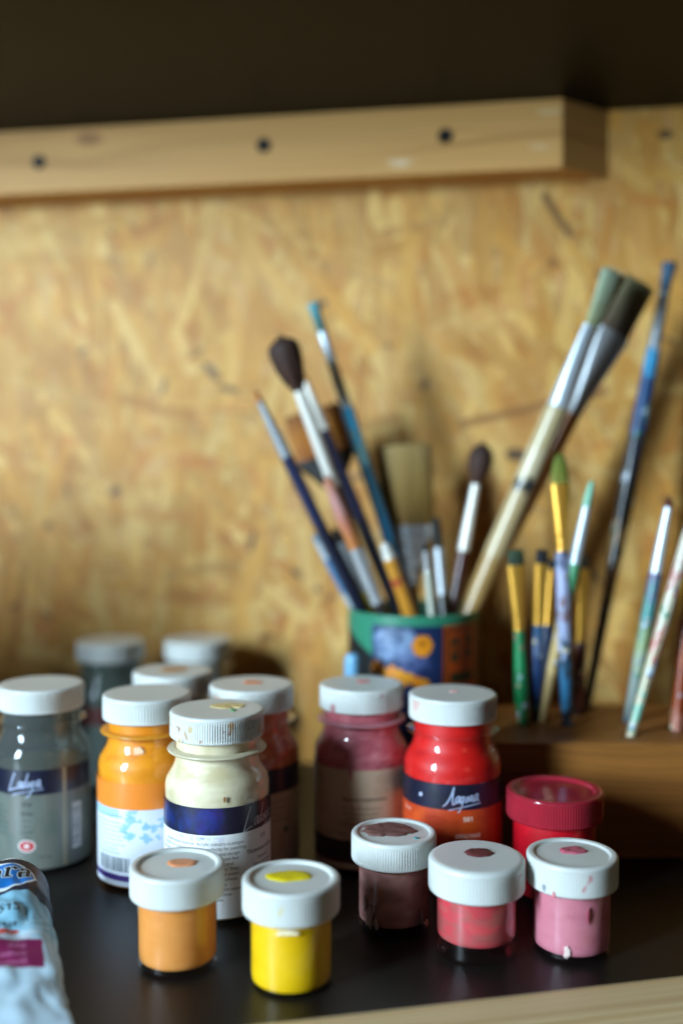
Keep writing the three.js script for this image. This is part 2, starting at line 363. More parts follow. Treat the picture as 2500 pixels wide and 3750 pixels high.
// titanium white
bottle('paint_bottle', 'cream paint bottle in a navy and white label numbered 101', [-0.0597, 0, -0.4975], {
  colors: ['#d8c9a4', '#e4d8b8', '#cdbd94'], s: 3,
  spots: [['#a8681e', 0.46, 420, 0.012], ['#c98f3a', 0.5, 300, 0.012], ['#e0b870', 0.42, 200, 0.012]],
  daubs: [['#dcc488', 0.0035, -0.0055, 0.0072, 0.0065, 2.3], ['#dcc488', 0.0102, -0.0045, 0.0035, 0.005, 6.1], ['#3d9950', 0.0076, 0.0045, 0.0013, 0.0024, 8.2]],
  ribs: 120, ring: '#d9cdae', blobs: [['#8d5a1c', 0.13, 0.0582, 0.0006, 0.0014, 4.4]],
  label(x) {
    x.fillStyle = '#e6e8e8'; x.fillRect(0, 0, 160, 52);
    x.fillStyle = '#14142b'; x.fillRect(0, 0, 160, 12.6);
    seed = 31;
    for (let k = 0; k < 90; k++) { const u = deg(rr(-84, 2)); x.fillStyle = rnd() < 0.55 ? css(18, 42, 150, 0.13) : css(12, 90, 190, 0.09); x.beginPath(); x.ellipse(u, rr(1, 11.5), rr(1, 5), rr(0.8, 3.4), rr(0, 3), 0, P2); x.fill(); }
    for (let k = 0; k < 40; k++) { x.fillStyle = css(58, 40, 140, 0.09); x.beginPath(); x.ellipse(deg(rr(-22, 6)), rr(0.5, 12), rr(0.8, 3), rr(2, 5), 0.1, 0, P2); x.fill(); }
    x.fillStyle = '#e6e8e8'; x.fillRect(0, 12.6, 160, 1);
    wordMark(x, deg(26), 2.4, 20.5, '#c9ccd2', 0.42);
    textLines(x, ['Акриловые краски', '«ЛАДОГА» прекрасно', 'подходят для живописи,', 'декора и дизайна.', 'Краски быстро сохнут,', 'имеют яркие цвета и', 'подходят для бумаги,', 'картона, холста,', 'дерева. Они хорошо', 'разводятся водой,', 'а после высыхания', 'не смываются.'], deg(-25), 17.4, 2.05, 2.36, '#23262c', 'sans-serif', 'right');
    textLines(x, ['Acrylic colours «Ladoga»', 'suit perfectly for painting,', 'decorative and design', 'works. They have fast', 'drying colours and', 'covering power. They', 'can be used on paper,', 'board, wood, canvas,', 'and glass. They', 'are thinned with water,', 'after drying tones', 'are washable.'], deg(-22), 17.4, 2.05, 2.36, '#23262c');
    textLines(x, ['101'], deg(56), 17.6, 2.9, 3, '#15171c', 'serif', 'center');
    textLines(x, ['Titanium white'], deg(54), 23, 2.7, 3, '#101216', 'sans-serif', 'center', 'bold');
    textLines(x, ['Titanweiß', 'Blanc de titane', 'Blanco de titanio'], deg(56), 27, 2.1, 2.9, '#2a2d33', 'sans-serif', 'center');
    x.fillStyle = '#3a2a66'; x.fillRect(deg(36), 42, 7, 3);
  },
});
// yellow-orange
bottle('paint_bottle', 'bright orange paint bottle with barcode on a white and pale blue label', [-0.1, 0, -0.534], {
  colors: ['#e48a06', '#ee980a', '#d97c04'], s: 5, spots: [['#e9cfc8', 0.5, 120]],
  ring: '#e49a2c', blobs: [['#f0c7a0', -0.22, 0.0695, 0.0024, 0.0023, 3.1]],
  label(x) {
    x.fillStyle = '#dbe0ea'; x.fillRect(0, 0, 160, 52);
    x.fillStyle = '#f0872a'; x.fillRect(0, 0, 160, 13);
    seed = 41;
    for (let k = 0; k < 46; k++) { x.fillStyle = css(132, 186, 216, 0.75); x.beginPath(); const cx = deg(rr(-30, 88)), cy = rr(13, 28); for (let i = 0; i < 11; i++) { const q = i / 11 * P2; x.lineTo(cx + Math.cos(q) * rr(0.9, 3), Math.max(13, cy + Math.sin(q) * rr(0.6, 2.4))); } x.closePath(); x.fill(); }
    for (let k = 0; k < 20; k++) { x.fillStyle = css(219, 224, 234, 0.9); x.beginPath(); x.ellipse(deg(rr(-20, 88)), rr(14.5, 28), rr(0.8, 2.6), rr(0.5, 1.2), rr(0, 3), 0, P2); x.fill(); }
    x.fillStyle = css(150, 198, 224, 0.7); x.fillRect(deg(-88), 13, 24, 4.6);
    textLines(x, ['Краска акриловая'], deg(-68), 17.2, 2.1, 2, '#4a7896');
    textLines(x, ['для живописи, декора', 'и рисования по любой', 'грунтованной поверхности', 'Состав: водная дисперсия', 'пигменты, наполнители', 'Хранить при температуре', 'от 0 до +35 градусов', 'Изготовлено в России'], deg(-72), 20, 1.7, 2.2, '#5d7f98');
    barcode(x, deg(-66), 37.4, 20, 7, '#3b4a4e');
    textLines(x, ['4 607010 583491'], deg(-64), 46.6, 1.7, 2, '#4a5a60');
    textLines(x, ['220 ml'], deg(10), 37, 2.2, 2, '#4a5a80');
    x.fillStyle = '#3a2170'; x.fillRect(0, 46.2, 160, 2.9);
  },
});
const lightText = (x, a, lines, y, size, lead, col, weight) => textLines(x, lines, deg(a), y, size, lead, col, 'sans-serif', 'center', weight);
function navyBand(x, base, markAngle, cyr) {
  x.fillStyle = base; x.fillRect(0, 0, 160, 52);
  x.fillStyle = NAVY; x.fillRect(0, 0, 160, 12.8);
  seed = 51; for (let k = 0; k < 50; k++) { x.fillStyle = css(30, 26, 90, 0.1); x.beginPath(); x.ellipse(deg(rr(-90, 90)), rr(1, 12), rr(1, 6), rr(1, 3), rr(0, 3), 0, P2); x.fill(); }
  x.fillStyle = base; x.fillRect(0, 12.8, 160, 1);
  wordMark(x, deg(markAngle), 2.2, 17.5, '#a9b4cf', 0.75, cyr);
}
// grey, almost empty
const greyFilm = new THREE.MeshPhysicalMaterial({ color: C('#c4cdc8'), transmission: 0.9, thickness: 0, roughness: 0.08, ior: 1.5 });
bottle('paint_bottle', 'half empty grey paint bottle in clear film with a red oval mark', [-0.1612, 0, -0.5575], {
  colors: ['#50544e', '#5a5e57', '#474a45'], fill: 0.052, s: 7, film: greyFilm,
  label(x) {
    navyBand(x, '#6a6c64', -42, false);
    seed = 61; for (let k = 0; k < 70; k++) { x.fillStyle = rnd() < 0.5 ? css(126, 132, 122, 0.14) : css(70, 92, 88, 0.13); x.beginPath(); x.ellipse(deg(rr(-95, 95)), rr(14, 49), rr(1, 7), rr(2, 9), rr(-0.3, 0.3), 0, P2); x.fill(); }
    textLines(x, ['814'], deg(-18), 18.5, 3, 3, '#1d2422', 'sans-serif', 'center', 'bold');
    textLines(x, ['Grey'], deg(-18), 23, 2.7, 3, '#1d2422', 'sans-serif', 'center', 'bold');
    lightText(x, -18, ['Grau', 'Gris', 'Серая', 'Gris'], 27, 2.3, 3, '#333c38');
    lightText(x, -54, ['акрил', 'художеств.', 'краска', 'для декора', 'живописи', 'и дизайна'], 20, 2.2, 2.9, '#3c4642');
    x.fillStyle = '#e4dfdc'; x.beginPath(); x.ellipse(deg(-18.6), 39.5, 4.5, 3.2, 0, 0, P2); x.fill();
    x.fillStyle = '#b3232a'; x.beginPath(); x.ellipse(deg(-18.6), 39.5, 3.9, 2.6, 0, 0, P2); x.fill();
    x.strokeStyle = '#e4dfdc'; x.lineWidth = 0.5; for (let k = 0; k < 4; k++) { const q = k * Math.PI / 4; x.beginPath(); x.moveTo(deg(-18.6) - Math.cos(q) * 1.7, 39.5 - Math.sin(q) * 1.5); x.lineTo(deg(-18.6) + Math.cos(q) * 1.7, 39.5 + Math.sin(q) * 1.5); x.stroke(); }
    lightText(x, 2, ['100 ml'], 46.2, 2.2, 2, '#2d3431');
    x.fillStyle = '#8f8a72'; x.fillRect(deg(23), 0, 2.4, 51.6);
    x.fillStyle = '#d6d4d2'; x.fillRect(deg(36), 20, 6, 24); x.save(); x.translate(deg(50), 21); x.rotate(Math.PI / 2); barcode(x, 0, 1, 22, 5.2, '#54585c'); x.restore();
  },
});
// coral, behind the cream one
bottle('paint_bottle', 'coral paint bottle in a navy and beige label behind the cream one', [-0.0482, 0, -0.5565], {
  colors: ['#c05a34', '#d07444', '#b0482e', '#d88a58'], s: 9, swirl: 75, spots: [['#e8c8b4', 0.4, 90]],
  daubs: [['#dd7a4c', 0.0006, -0.003, 0.0056, 0.0045, 1.7]],
  label(x) {
    navyBand(x, '#b39a80', -70, false);
    lightText(x, 40, ['Акриловая краска', 'для живописи и', 'декора, оттенок', 'тёплый телесный'], 18, 2.1, 3.2, '#6d5845');
    x.fillStyle = '#2f5a34'; x.beginPath(); x.arc(deg(44), 33, 1.5, 0, P2); x.fill();
    seed = 71; for (let k = 0; k < 20; k++) { x.fillStyle = css(150, 105, 80, 0.2); x.beginPath(); x.ellipse(deg(rr(-90, 90)), rr(14, 48), rr(0.6, 2), rr(2, 8), 0, 0, P2); x.fill(); }
  },
});
// dusty pink with a beige label
bottle('paint_bottle', 'dusty pink paint bottle with a plain beige label beside the red one', [0.0108, 0, -0.5575], {
  colors: ['#bd5c68', '#c86c76', '#b25460', '#d08088'], s: 11, swirl: 70, ring: '#c9838c', spots: [['#c0505c', 0.5, 150], ['#d98a90', 0.55, 90]],
  daubs: [['#d0666e', 0.0008, -0.0045, 0.0042, 0.0034, 3.7]], blobs: [['#b4606a', -0.22, 0.0535, 0.0011, 0.004, 2.2]],
  label(x) {
    x.fillStyle = '#c6ab90'; x.fillRect(0, 0, 160, 52);
    seed = 81; for (let k = 0; k < 60; k++) { x.fillStyle = rnd() < 0.5 ? css(140, 114, 90, 0.16) : css(200, 172, 144, 0.12); x.beginPath(); x.ellipse(deg(rr(-95, 95)), rr(0, 40), rr(1, 6), rr(1, 6), 0, 0, P2); x.fill(); }
    x.fillStyle = '#cdbfae'; x.fillRect(deg(-88), 0, 11, 38);
    lightText(x, 4, ['Краска акриловая'], 16.5, 2.6, 3, '#3b3128', 'bold');
    lightText(x, 0, ['для художественных и', 'декоративных работ.', 'Наносить на сухую', 'обезжиренную основу', 'Объём 100 мл', 'Хранить плотно закрытой', 'Беречь от мороза'], 20.5, 2, 2.7, '#564737');
    x.fillStyle = '#321c28'; x.fillRect(0, 37, 160, 10); x.strokeStyle = '#6d5050'; x.lineWidth = 0.4; x.strokeRect(deg(-12), 38.5, 14, 7);
    x.fillStyle = '#5c2020'; x.fillRect(0, 47, 160, 2);
  },
});
// red
bottle('paint_bottle', 'bright red paint bottle in a navy and orange label beside the pink one', [0.0572, 0, -0.5335], {
  colors: ['#cc0f0c', '#d8160e', '#bd0a0a'], s: 13, spots: [['#e8b4a8', 0.5, 110]],
  daubs: [['#e6a9a6', 0.0004, -0.003, 0.0024, 0.002, 5.1]],
  label(x) {
    navyBand(x, '#c2441a', -10, true);
    seed = 91; for (let k = 0; k < 60; k++) { x.fillStyle = rnd() < 0.5 ? css(226, 96, 24, 0.16) : css(170, 30, 18, 0.14); x.beginPath(); x.ellipse(deg(rr(-70, 55)), rr(14, 36), rr(2, 8), rr(2, 6), 0, 0, P2); x.fill(); }
    x.fillStyle = '#b3141a'; x.fillRect(deg(58), 13, 40, 36); x.fillStyle = '#571314'; x.fillRect(0, 37, 160, 12);
    x.fillStyle = '#c7cbe0'; x.beginPath(); x.arc(deg(-38), 6.8, 1, 0, P2); x.fill();
    textLines(x, ['50 мл'], deg(-68), 17, 2.4, 2, '#e8c8b8');
    textLines(x, ['акриловая краска', 'для живописи'], deg(-62), 23, 2, 3, '#e8b49a');
    lightText(x, 18, ['581'], 18.6, 3.2, 3, '#f0dccc', 'bold');
    lightText(x, 18, ['КРАСНАЯ'], 26.6, 2.9, 3, '#f0d4c8', 'bold');
  },
});
// three at the back
bottle('paint_bottle', 'grey capped bottle with brown dab on its cap behind the orange one', [-0.0965, 0, -0.594], {
  colors: ['#8c8a80', '#9a978a', '#7d7b70'], s: 17, daubs: [['#b5793a', 0.001, -0.002, 0.0085, 0.0065, 4.2]], spots: [['#a8a094', 0.45, 90]],
  label(x) { navyBand(x, '#9a8f80', -40, false); },
});
bottle('paint_bottle', 'grey green bottle with dark red label standing near the wall', [-0.1555, 0, -0.70], {
  colors: ['#67766c', '#75847a', '#5a6960'], s: 19, film: greyFilm,
  label(x) { x.fillStyle = '#6b7a72'; x.fillRect(0, 0, 160, 52); x.fillStyle = '#6d2a26'; x.fillRect(0, 0, 160, 12); },
});
bottle('paint_bottle', 'pale grey bottle close to the wall behind the brown dabbed cap', [-0.0972, 0, -0.7055], {
  colors: ['#8f9490', '#a0a5a2', '#848a86'], s: 23, label(x) { navyBand(x, '#a8a8a0', -40, false); },
});

// unseen box added at the far left to throw soft shade on the board
{
  const g = thing('shade_box', 'added wooden box out of view at left that shades the wall', 'box', [-0.443, 0, -0.48]);
  const m = new THREE.MeshStandardMaterial({ map: blockTex, roughness: 0.5 });
  const b = new THREE.BoxGeometry(0.165, 0.15, 0.11); b.translate(0, 0.075, 0); part('box_body', b, m, g);
  const l = new THREE.BoxGeometry(0.169, 0.058, 0.114); l.translate(0, 0.1805, 0); part('lid', l, m, g);
  const c = new THREE.BoxGeometry(0.02, 0.026, 0.004); c.translate(0, 0.150, 0.0575); part('clasp', c, std('#8a7440', 0.35, { metalness: 0.7 }), g);
}

// ---------------------------------------------------------------- small gouache jars
const JAR_GROUP = 'small round paint jars';
function jar(name, label, pos, o) {
  const g = thing(name, label, 'paint jar', pos, JAR_GROUP); g.rotation.y = o.turn || 0;
  const r = o.r || 0.0169, H = o.h, capH = o.capH || 0.0142, R = o.R || 0.02, top = H - capH + 0.003, lo = o.low || 0.0022;
  const shell = [[0.0001, 0.0008], [r - 0.003, 0.0006], [r - 0.001, 0.0001], [r - 0.0002, 0.0008], [r, 0.002], [r, top], [r - 0.0006, top + 0.006]];
  const rows = [[0.0001, lo + (o.meniscus || 0)], [r * 0.6, lo + (o.meniscus || 0)], [r - 0.0016, lo], [r - 0.0008, lo + 0.0006]];
  for (let k = 1; k <= 14; k++) rows.push([r - 0.0006, lo + 0.0006 + (top - lo) * k / 14]);
  rows.push([0.0001, top + 0.001]);
  part('paint', swirl(revolve(rows, 64), o.colors, o.swirl || 50, o.s), paintMat('#ffffff', 0.45), g);
  part('jar_body', revolve(shell, 64), o.shell || clear, g);
  const cg = capGeo(R, capH, { ribs: o.ribs || 90, rib: o.rib ?? 0.00028, round: o.round || 0.0014, recess: o.recess, rim: o.rim });
  const cap = part('cap', o.capMat ? cg : capTint(cg, o.spots || [], o.s), o.capMat || capWhite, g); cap.position.y = H - capH;
  if (o.inner) { const i = part('cap_paint', swirl(revolve([[R - 0.0024, 0.001], [R - 0.0016, capH * 0.7], [R - 0.0024, capH - 0.0026], [R - 0.005, capH - 0.0022], [R * 0.5, capH - 0.0022], [0.0001, capH - 0.0022]], 64), o.inner, 90, 3), paintMat('#ffffff', 0.5), cap); }
  for (const [col, dx, dz, rx, rz, s, h = 0.0004, jag] of o.daubs || []) { const d = part('paint_daub', daubGeo(rx, rz, h * 1.5, s, jag), std(col, 0.42), cap); d.position.set(dx, capH - (o.recess ? o.recess - 0.0002 : 0.0001), dz); }
  for (const [col, th, y, w, h, s] of o.blobs || []) { const d = part('paint_splash', daubGeo(w, h, 0.0004, s, 0.6), std(col, 0.5), g); const q = y > H - capH ? R : r + 0.0001; d.position.set(Math.sin(th) * q, y, Math.cos(th) * q); d.rotation.order = 'YXZ'; d.rotation.set(Math.PI / 2, th, 0); }
  return g;
}
jar('paint_jar', 'peach orange paint jar with a peach dab on its white cap', [-0.0696, 0, -0.437], {
  h: 0.0425, capH: 0.0128, s: 2, low: 0.003, colors: ['#dd8e42', '#e1944a', '#da893c'], recess: 0.0012, daubs: [['#d98a5c', 0.0018, -0.0022, 0.0066, 0.0046, 1.1, 0.0006]], spots: [['#e2b49a', 0.56, 160]],
});
jar('paint_jar', 'bright yellow paint jar with a yellow dab on its white cap', [-0.0206, 0, -0.4214], {
  h: 0.043, capH: 0.0135, s: 4, colors: ['#e6b600', '#eabc04', '#e2b000'], recess: 0.0012, daubs: [['#e0c800', -0.0012, -0.002, 0.0094, 0.0058, 2.6, 0.0006]], spots: [['#e8d9a0', 0.5, 90]],
  blobs: [['#ecdcb8', -0.05, 0.0268, 0.0042, 0.0012, 3.3]], low: 0.0016,
});
jar('paint_jar', 'dark plum brown paint jar with a thick brown dab filling its ribbed cap', [0.0241, 0, -0.475], {
  h: 0.043, s: 6, R: 0.0196, r: 0.0166, capH: 0.0125, ribs: 100, rib: 0.0004, low: 0.0036, colors: ['#94655f', '#a1706a', '#875a55', '#ab7d76'], recess: 0.0009, rim: 0.003,
  daubs: [['#6a4842', -0.0024, -0.0028, 0.0118, 0.0085, 7.4, 0.0009, 0.3], ['#6a4842', -0.0062, 0.0018, 0.0058, 0.004, 3.4, 0.0008, 0.3], ['#1e7f86', 0.0098, 0.0075, 0.0012, 0.0008, 3.9, 0.0003, 0.6]],
  blobs: [['#9a8682', -0.75, 0.0085, 0.0016, 0.005, 2.2], ['#8d7773', -0.95, 0.013, 0.0008, 0.0032, 5.2], ['#9a8682', -0.55, 0.005, 0.001, 0.0026, 8.2], ['#a89692', -0.85, 0.0045, 0.0015, 0.001, 1.2], ['#9a8682', -0.62, 0.012, 0.0006, 0.002, 4.4], ['#8d7773', 0.8, 0.008, 0.0007, 0.003, 6.6]],
});
jar('paint_jar', 'rose red paint jar with clear empty base and a small maroon dab', [0.0588, 0, -0.449], {
  h: 0.0412, s: 8, R: 0.021, r: 0.0176, capH: 0.014, ribs: 92, rib: 0.0003, round: 0.0022, colors: ['#b8484c', '#c84048', '#a85450', '#d23e4a', '#b8645c'], swirl: 44, low: 0.0072, meniscus: -0.001,
  daubs: [['#5e2c2e', 0.0016, -0.0032, 0.0066, 0.005, 9.1, 0.0007, 0.16]], spots: [['#c9838a', 0.6, 150], ['#b9c8cc', 0.5, 80]],
});
jar('paint_jar', 'candy pink paint jar with a rose dab on its stained cap', [0.1005, 0, -0.4495], {
  h: 0.0425, s: 10, R: 0.0197, capH: 0.0131, low: 0.003, colors: ['#c4707e', '#cc7c8a', '#bb6674'], recess: 0.0009, rim: 0.0034,
  daubs: [['#b8586a', 0.0012, -0.0036, 0.0062, 0.0044, 4.8, 0.0007, 0.18]], spots: [['#d98a90', 0.56, 190], ['#6d7884', 0.6, 170]],
  blobs: [['#a84a5c', 0.18, 0.0215, 0.0007, 0.0034, 2.4], ['#e0c4bc', -0.32, 0.0055, 0.0014, 0.0028, 3.4], ['#d87a80', -0.6, 0.03, 0.0008, 0.0016, 1.4]],
});
jar('paint_jar', 'scarlet paint jar with a clear plastic lid smeared red', [0.1052, 0, -0.5105], {
  h: 0.052, s: 12, R: 0.0236, r: 0.0206, capH: 0.0135, ribs: 110, rib: 0.0003, recess: 0.0014, rim: 0.0042, colors: ['#c4081c', '#cf0a22', '#b80618'],
  capMat: new THREE.MeshPhysicalMaterial({ color: C('#d43a4e'), transmission: 0.6, thickness: 0, roughness: 0.12, ior: 1.5 }), inner: ['#a80a1c', '#c00e26', '#7e1018', '#b82438'],
});

// ---------------------------------------------------------------- paint tube
{
  const t = thing('paint_tube', 'squeezed white and blue metal paint tube lying beside the grey bottle', 'paint tube', [-0.1478, 0, -0.459]);
  t.rotation.y = Math.atan2(0.0365, 0.13);                 // tube's own z runs from shoulder to crimp
  const L = 0.135, NL = 64, NA = 72, pos = [], uv = [], idx = [];
  const ease = (q) => q * q * (3 - 2 * q);
  for (let j = 0; j <= NL; j++) {
    const s = j / NL, e = ease(Math.min(1, s * 1.02)), a = 0.0172 + (0.0272 - 0.0172) * Math.pow(e, 0.8), b = 0.0168 * Math.pow(1 - e, 1.5) + 0.0009;
    for (let i = 0; i <= NA; i++) {
      const th = i / NA * P2;                              // 0 at the underside, top at pi
      const dent = 1 - 0.07 * Math.pow(1 - Math.abs(N3(Math.sin(th) * 1.6 + s * 2, s * 7, 5.2)), 6) * (s > 0.16 ? 1 : 0) + 0.07 * N3(Math.sin(th) * 2, s * 9, 2.2) * (s > 0.1 ? 1 : s * 10) + 0.03 * N3(Math.sin(th) * 5, s * 22, 7) * (s > 0.1 ? 1 : 0);
      const x = -a * Math.sin(th) * dent * -1, y = b - b * Math.cos(th) * (1 + (dent - 1) * 2) + 0.0004;
      pos.push(-x, Math.max(0.0002, y) + Math.max(0, 0.002 * N3(x * 90, s * 14, 3) * Math.sin(Math.PI * s)), s * L); uv.push(i / NA, 1 - s);
    }
  }
  const n = NA + 1; for (let j = 0; j < NL; j++) for (let i = 0; i < NA; i++) { const p = j * n + i; idx.push(p, p + n, p + n + 1, p, p + n + 1, p + 1); }
  const g = new THREE.BufferGeometry(); g.setAttribute('position', new THREE.Float32BufferAttribute(pos, 3)); g.setAttribute('uv', new THREE.Float32BufferAttribute(uv, 2)); g.setIndex(idx); g.computeVertexNormals();
  const tubeTex = canvasTex(1100, 1350, (x) => {           // ten pixels per millimetre; x = 55 mm is the top of the tube
    x.scale(10, 10); seed = 101;
    x.fillStyle = '#b9cfdb'; x.fillRect(0, 0, 110, 135);
    x.fillStyle = '#171b30'; x.fillRect(0, 0, 110, 24);
    x.fillStyle = '#84b6cc'; x.fillRect(0, 24, 110, 20);
    for (let k = 0; k < 34; k++) { x.fillStyle = rnd() < 0.5 ? css(120, 180, 210, 0.22) : css(196, 218, 228, 0.4); const cx = rr(20, 90), cy = rr(37, 50); x.beginPath(); x.moveTo(cx - rr(4, 14), cy + rr(0, 3)); x.quadraticCurveTo(cx, cy - rr(1, 4), cx + rr(4, 14), cy - rr(2, 5)); x.quadraticCurveTo(cx, cy - rr(0, 1.5), cx - rr(4, 14), cy + rr(1, 4)); x.fill(); }
    // the torn blue field that carries the word
    x.fillStyle = '#e8eef0'; x.beginPath(); for (let i = 0; i < 40; i++) { const q = i / 40 * P2; x.lineTo(48 + Math.cos(q) * (19.2 + rr(-0.5, 0.8)), 13.2 + Math.sin(q) * (9.2 + rr(-0.5, 0.9))); } x.fill();
    x.fillStyle = '#1473c4'; x.beginPath(); for (let i = 0; i < 40; i++) { const q = i / 40 * P2; x.lineTo(48 + Math.cos(q) * (18.4 + rr(-0.4, 0.3)), 13 + Math.sin(q) * (8.4 + rr(-0.5, 0.3))); } x.fill();
    x.save(); x.translate(36, 16); x.rotate(-0.12); x.font = 'italic bold 11.5px serif'; x.lineJoin = 'round'; x.strokeStyle = '#cfdde0'; x.lineWidth = 0.9; x.strokeText('доrа', 2, 1); x.fillStyle = '#10131c'; x.fillText('доrа', 2, 1); x.restore();
    textLines(x, ['04515'], 60, 35.5, 5.2, 5, '#15181c', 'sans-serif', 'right', 'bold');
    textLines(x, ['акриловая'], 59, 41.6, 3.2, 4, '#20262c', 'sans-serif', 'right', 'bold');
    x.fillStyle = '#c4473f'; x.beginPath(); x.ellipse(52, 44.8, 8, 1.5, -0.12, 0, P2); x.fill();
    x.fillStyle = '#d9a9b6'; x.fillRect(44, 47, 20, 0.5);
    x.fillStyle = '#7e1c4e'; x.fillRect(34, 49, 33.5, 13.5);
    textLines(x, ['ЛАК', 'матовый', 'акриловый'], 62, 53.4, 3.2, 3.8, '#b56a92', 'sans-serif', 'right', 'bold');
    x.save(); x.translate(74, 32); x.rotate(Math.PI / 2); textLines(x, ['Краска акриловая художественная', 'Изготовитель: Россия'], 0, 0, 2.8, -4, '#2d3a44'); x.restore();
    for (let k = 0; k < 60; k++) { x.fillStyle = css(150, 176, 192, rr(0.05, 0.2)); x.beginPath(); x.ellipse(rr(25, 85), rr(66, 134), rr(1, 7), rr(0.6, 3), rr(-0.5, 0.5), 0, P2); x.fill(); }
  });
  part('tube_body', g, new THREE.MeshPhysicalMaterial({ map: tubeTex, roughness: 0.5, side: THREE.DoubleSide }), t);
  const sh = revolve([[0.0176, 0], [0.0172, 0.0012], [0.014, 0.0045], [0.0085, 0.0075], [0.0075, 0.009]], 48); sh.rotateX(-Math.PI / 2); sh.translate(0, 0.0177, 0);
  part('shoulder', sh, std('#cdd6da', 0.4), t);
  const cg = capGeo(0.0102, 0.016, { ribs: 40, rib: 0.0006 }); cg.rotateX(-Math.PI / 2); cg.translate(0, 0.0177, -0.0085);
  part('cap', capTint(cg, []), capWhite, t);
}

// ---------------------------------------------------------------- marker pen behind the pink bottle
{
  const g = thing('marker_pen', 'pale blue marker pen standing upright between the pink bottle and pot', 'pen', [0.0064, 0, -0.602]);
  part('barrel', revolve([[0.0001, 0], [0.0036, 0.0001], [0.0042, 0.001], [0.0042, 0.068], [0.0001, 0.068]], 28), std('#c6d2d8', 0.4), g);
  part('pen_cap', revolve([[0.0046, 0.066], [0.0048, 0.067], [0.0047, 0.098], [0.004, 0.1015], [0.0026, 0.1028], [0.0001, 0.103]], 28), std('#6fa8cc', 0.35), g);
}

// ---------------------------------------------------------------- brush pot
const POT = [0.0452, 0, -0.65];
{
  const p = thing('brush_pot', 'green rimmed pot with a dark printed label holding many paintbrushes', 'brush pot', POT);
  const h = 0.1234, r = 0.0404;
  part('pot_wall', revolve([[0.0001, 0.0005], [0.036, 0.0005], [0.0385, 0.002], [0.0392, 0.006], [r - 0.0004, h - 0.014], [r, h - 0.011], [r + 0.0006, h - 0.0015], [r, h], [r - 0.0012, h - 0.0008], [r - 0.002, h - 0.012], [0.0375, 0.006], [0.036, 0.0035], [0.0001, 0.0035]], 72), std('#2f7f62', 0.42), p);
  const tex = canvasTex(1536, 700, (x) => {                // six pixels per millimetre: 256 x 116
    x.scale(6, 6); seed = 111; const A = (a) => 128 + a * 0.711;
    x.fillStyle = '#171b1c'; x.fillRect(0, 0, 256, 117);
    // slanting green corner at the left, the picture, and the orange side panel
    x.fillStyle = '#2f7f62'; x.beginPath(); x.moveTo(A(-100), 0); x.lineTo(A(-40), 0); x.lineTo(A(-40), 20); x.lineTo(A(-85), 2); x.fill();
    x.fillStyle = '#15284e'; x.fillRect(A(-41), 0, A(20) - A(-41), 117);
    for (let k = 0; k < 120; k++) { x.fillStyle = rnd() < 0.6 ? css(140, 170, 210, 0.16) : css(200, 215, 235, 0.13); x.beginPath(); x.ellipse(A(-22) + rr(-11, 14), 11 + rr(-9, 10), rr(1, 5), rr(1, 4), rr(0, 3), 0, P2); x.fill(); }
    for (let k = 0; k < 60; k++) { x.fillStyle = css(110, 120, 170, 0.14); x.beginPath(); x.ellipse(A(0) + rr(-12, 6), 22 + rr(-7, 7), rr(1, 4), rr(0.8, 2.4), 0.5, 0, P2); x.fill(); }
    x.fillStyle = '#d98412'; x.beginPath(); for (let i = 0; i < 24; i++) { const q = i / 24 * P2; x.lineTo(A(3) + Math.cos(q) * rr(5.6, 6.8), 12 + Math.sin(q) * rr(6.2, 7.4)); } x.fill();
    x.fillStyle = '#8a4a10'; x.beginPath(); x.ellipse(A(3), 10.4, 2, 1.4, 0.2, 0, P2); x.fill();
    for (let k = 0; k < 26; k++) { x.fillStyle = css(222, rr(128, 150), 18, 0.95); const u = k / 26; x.beginPath(); x.ellipse(A(-38) + u * 34, 27 + u * 10 + rr(-3, 3), rr(1.6, 3.2), rr(1.8, 3.6), rr(-0.4, 0.4), 0, P2); x.fill(); }
    x.fillStyle = '#a8440f'; x.fillRect(A(21), 0, A(66) - A(21), 117);
    x.strokeStyle = '#1e2418'; x.lineWidth = 1.2; x.strokeRect(A(24), 3, A(63) - A(24), 112);
    x.fillStyle = '#26321a'; for (const [a, y, w, hh] of [[28, 8, 6, 15], [44, 7, 7, 14], [28, 30, 20, 6], [30, 41, 18, 4], [28, 52, 20, 5]]) { x.beginPath(); x.roundRect ? x.roundRect(A(a), y, w, hh, 2) : x.rect(A(a), y, w, hh); x.fill(); }
    x.fillStyle = '#a8440f'; x.fillRect(A(30), 12, 3, 6); x.fillRect(A(47), 11, 3, 6);
  });
  const lg = new THREE.CylinderGeometry(r + 0.0008, 0.0398, h - 0.012, 72, 1, true, -Math.PI, P2); lg.translate(0, 0.006 + (h - 0.012) / 2, 0);
  part('label', lg, new THREE.MeshStandardMaterial({ map: tex, roughness: 0.42, side: THREE.DoubleSide }), p);
}

// ---------------------------------------------------------------- wooden brush block with drilled holes
const BLOCK_TOP = 0.0624, BLOCK_Z0 = -0.5561, BLOCK_Z1 = -0.647;
const blockBrushes = [];      // filled below, holes are drilled for them

// ---------------------------------------------------------------- paintbrushes
function strand(r0, L, lean, bend, az) {          // one tapering hair
  const g = new THREE.CylinderGeometry(r0 * 0.35, r0, L, 4, 3, true), p = g.attributes.position; g.translate(0, L / 2, 0);
  for (let i = 0; i < p.count; i++) { const q = p.getY(i) / L; p.setX(i, p.getX(i) + (lean * q + bend * q * q) * Math.cos(az)); p.setZ(i, p.getZ(i) + (lean * q + bend * q * q) * Math.sin(az)); }
  return g;
}
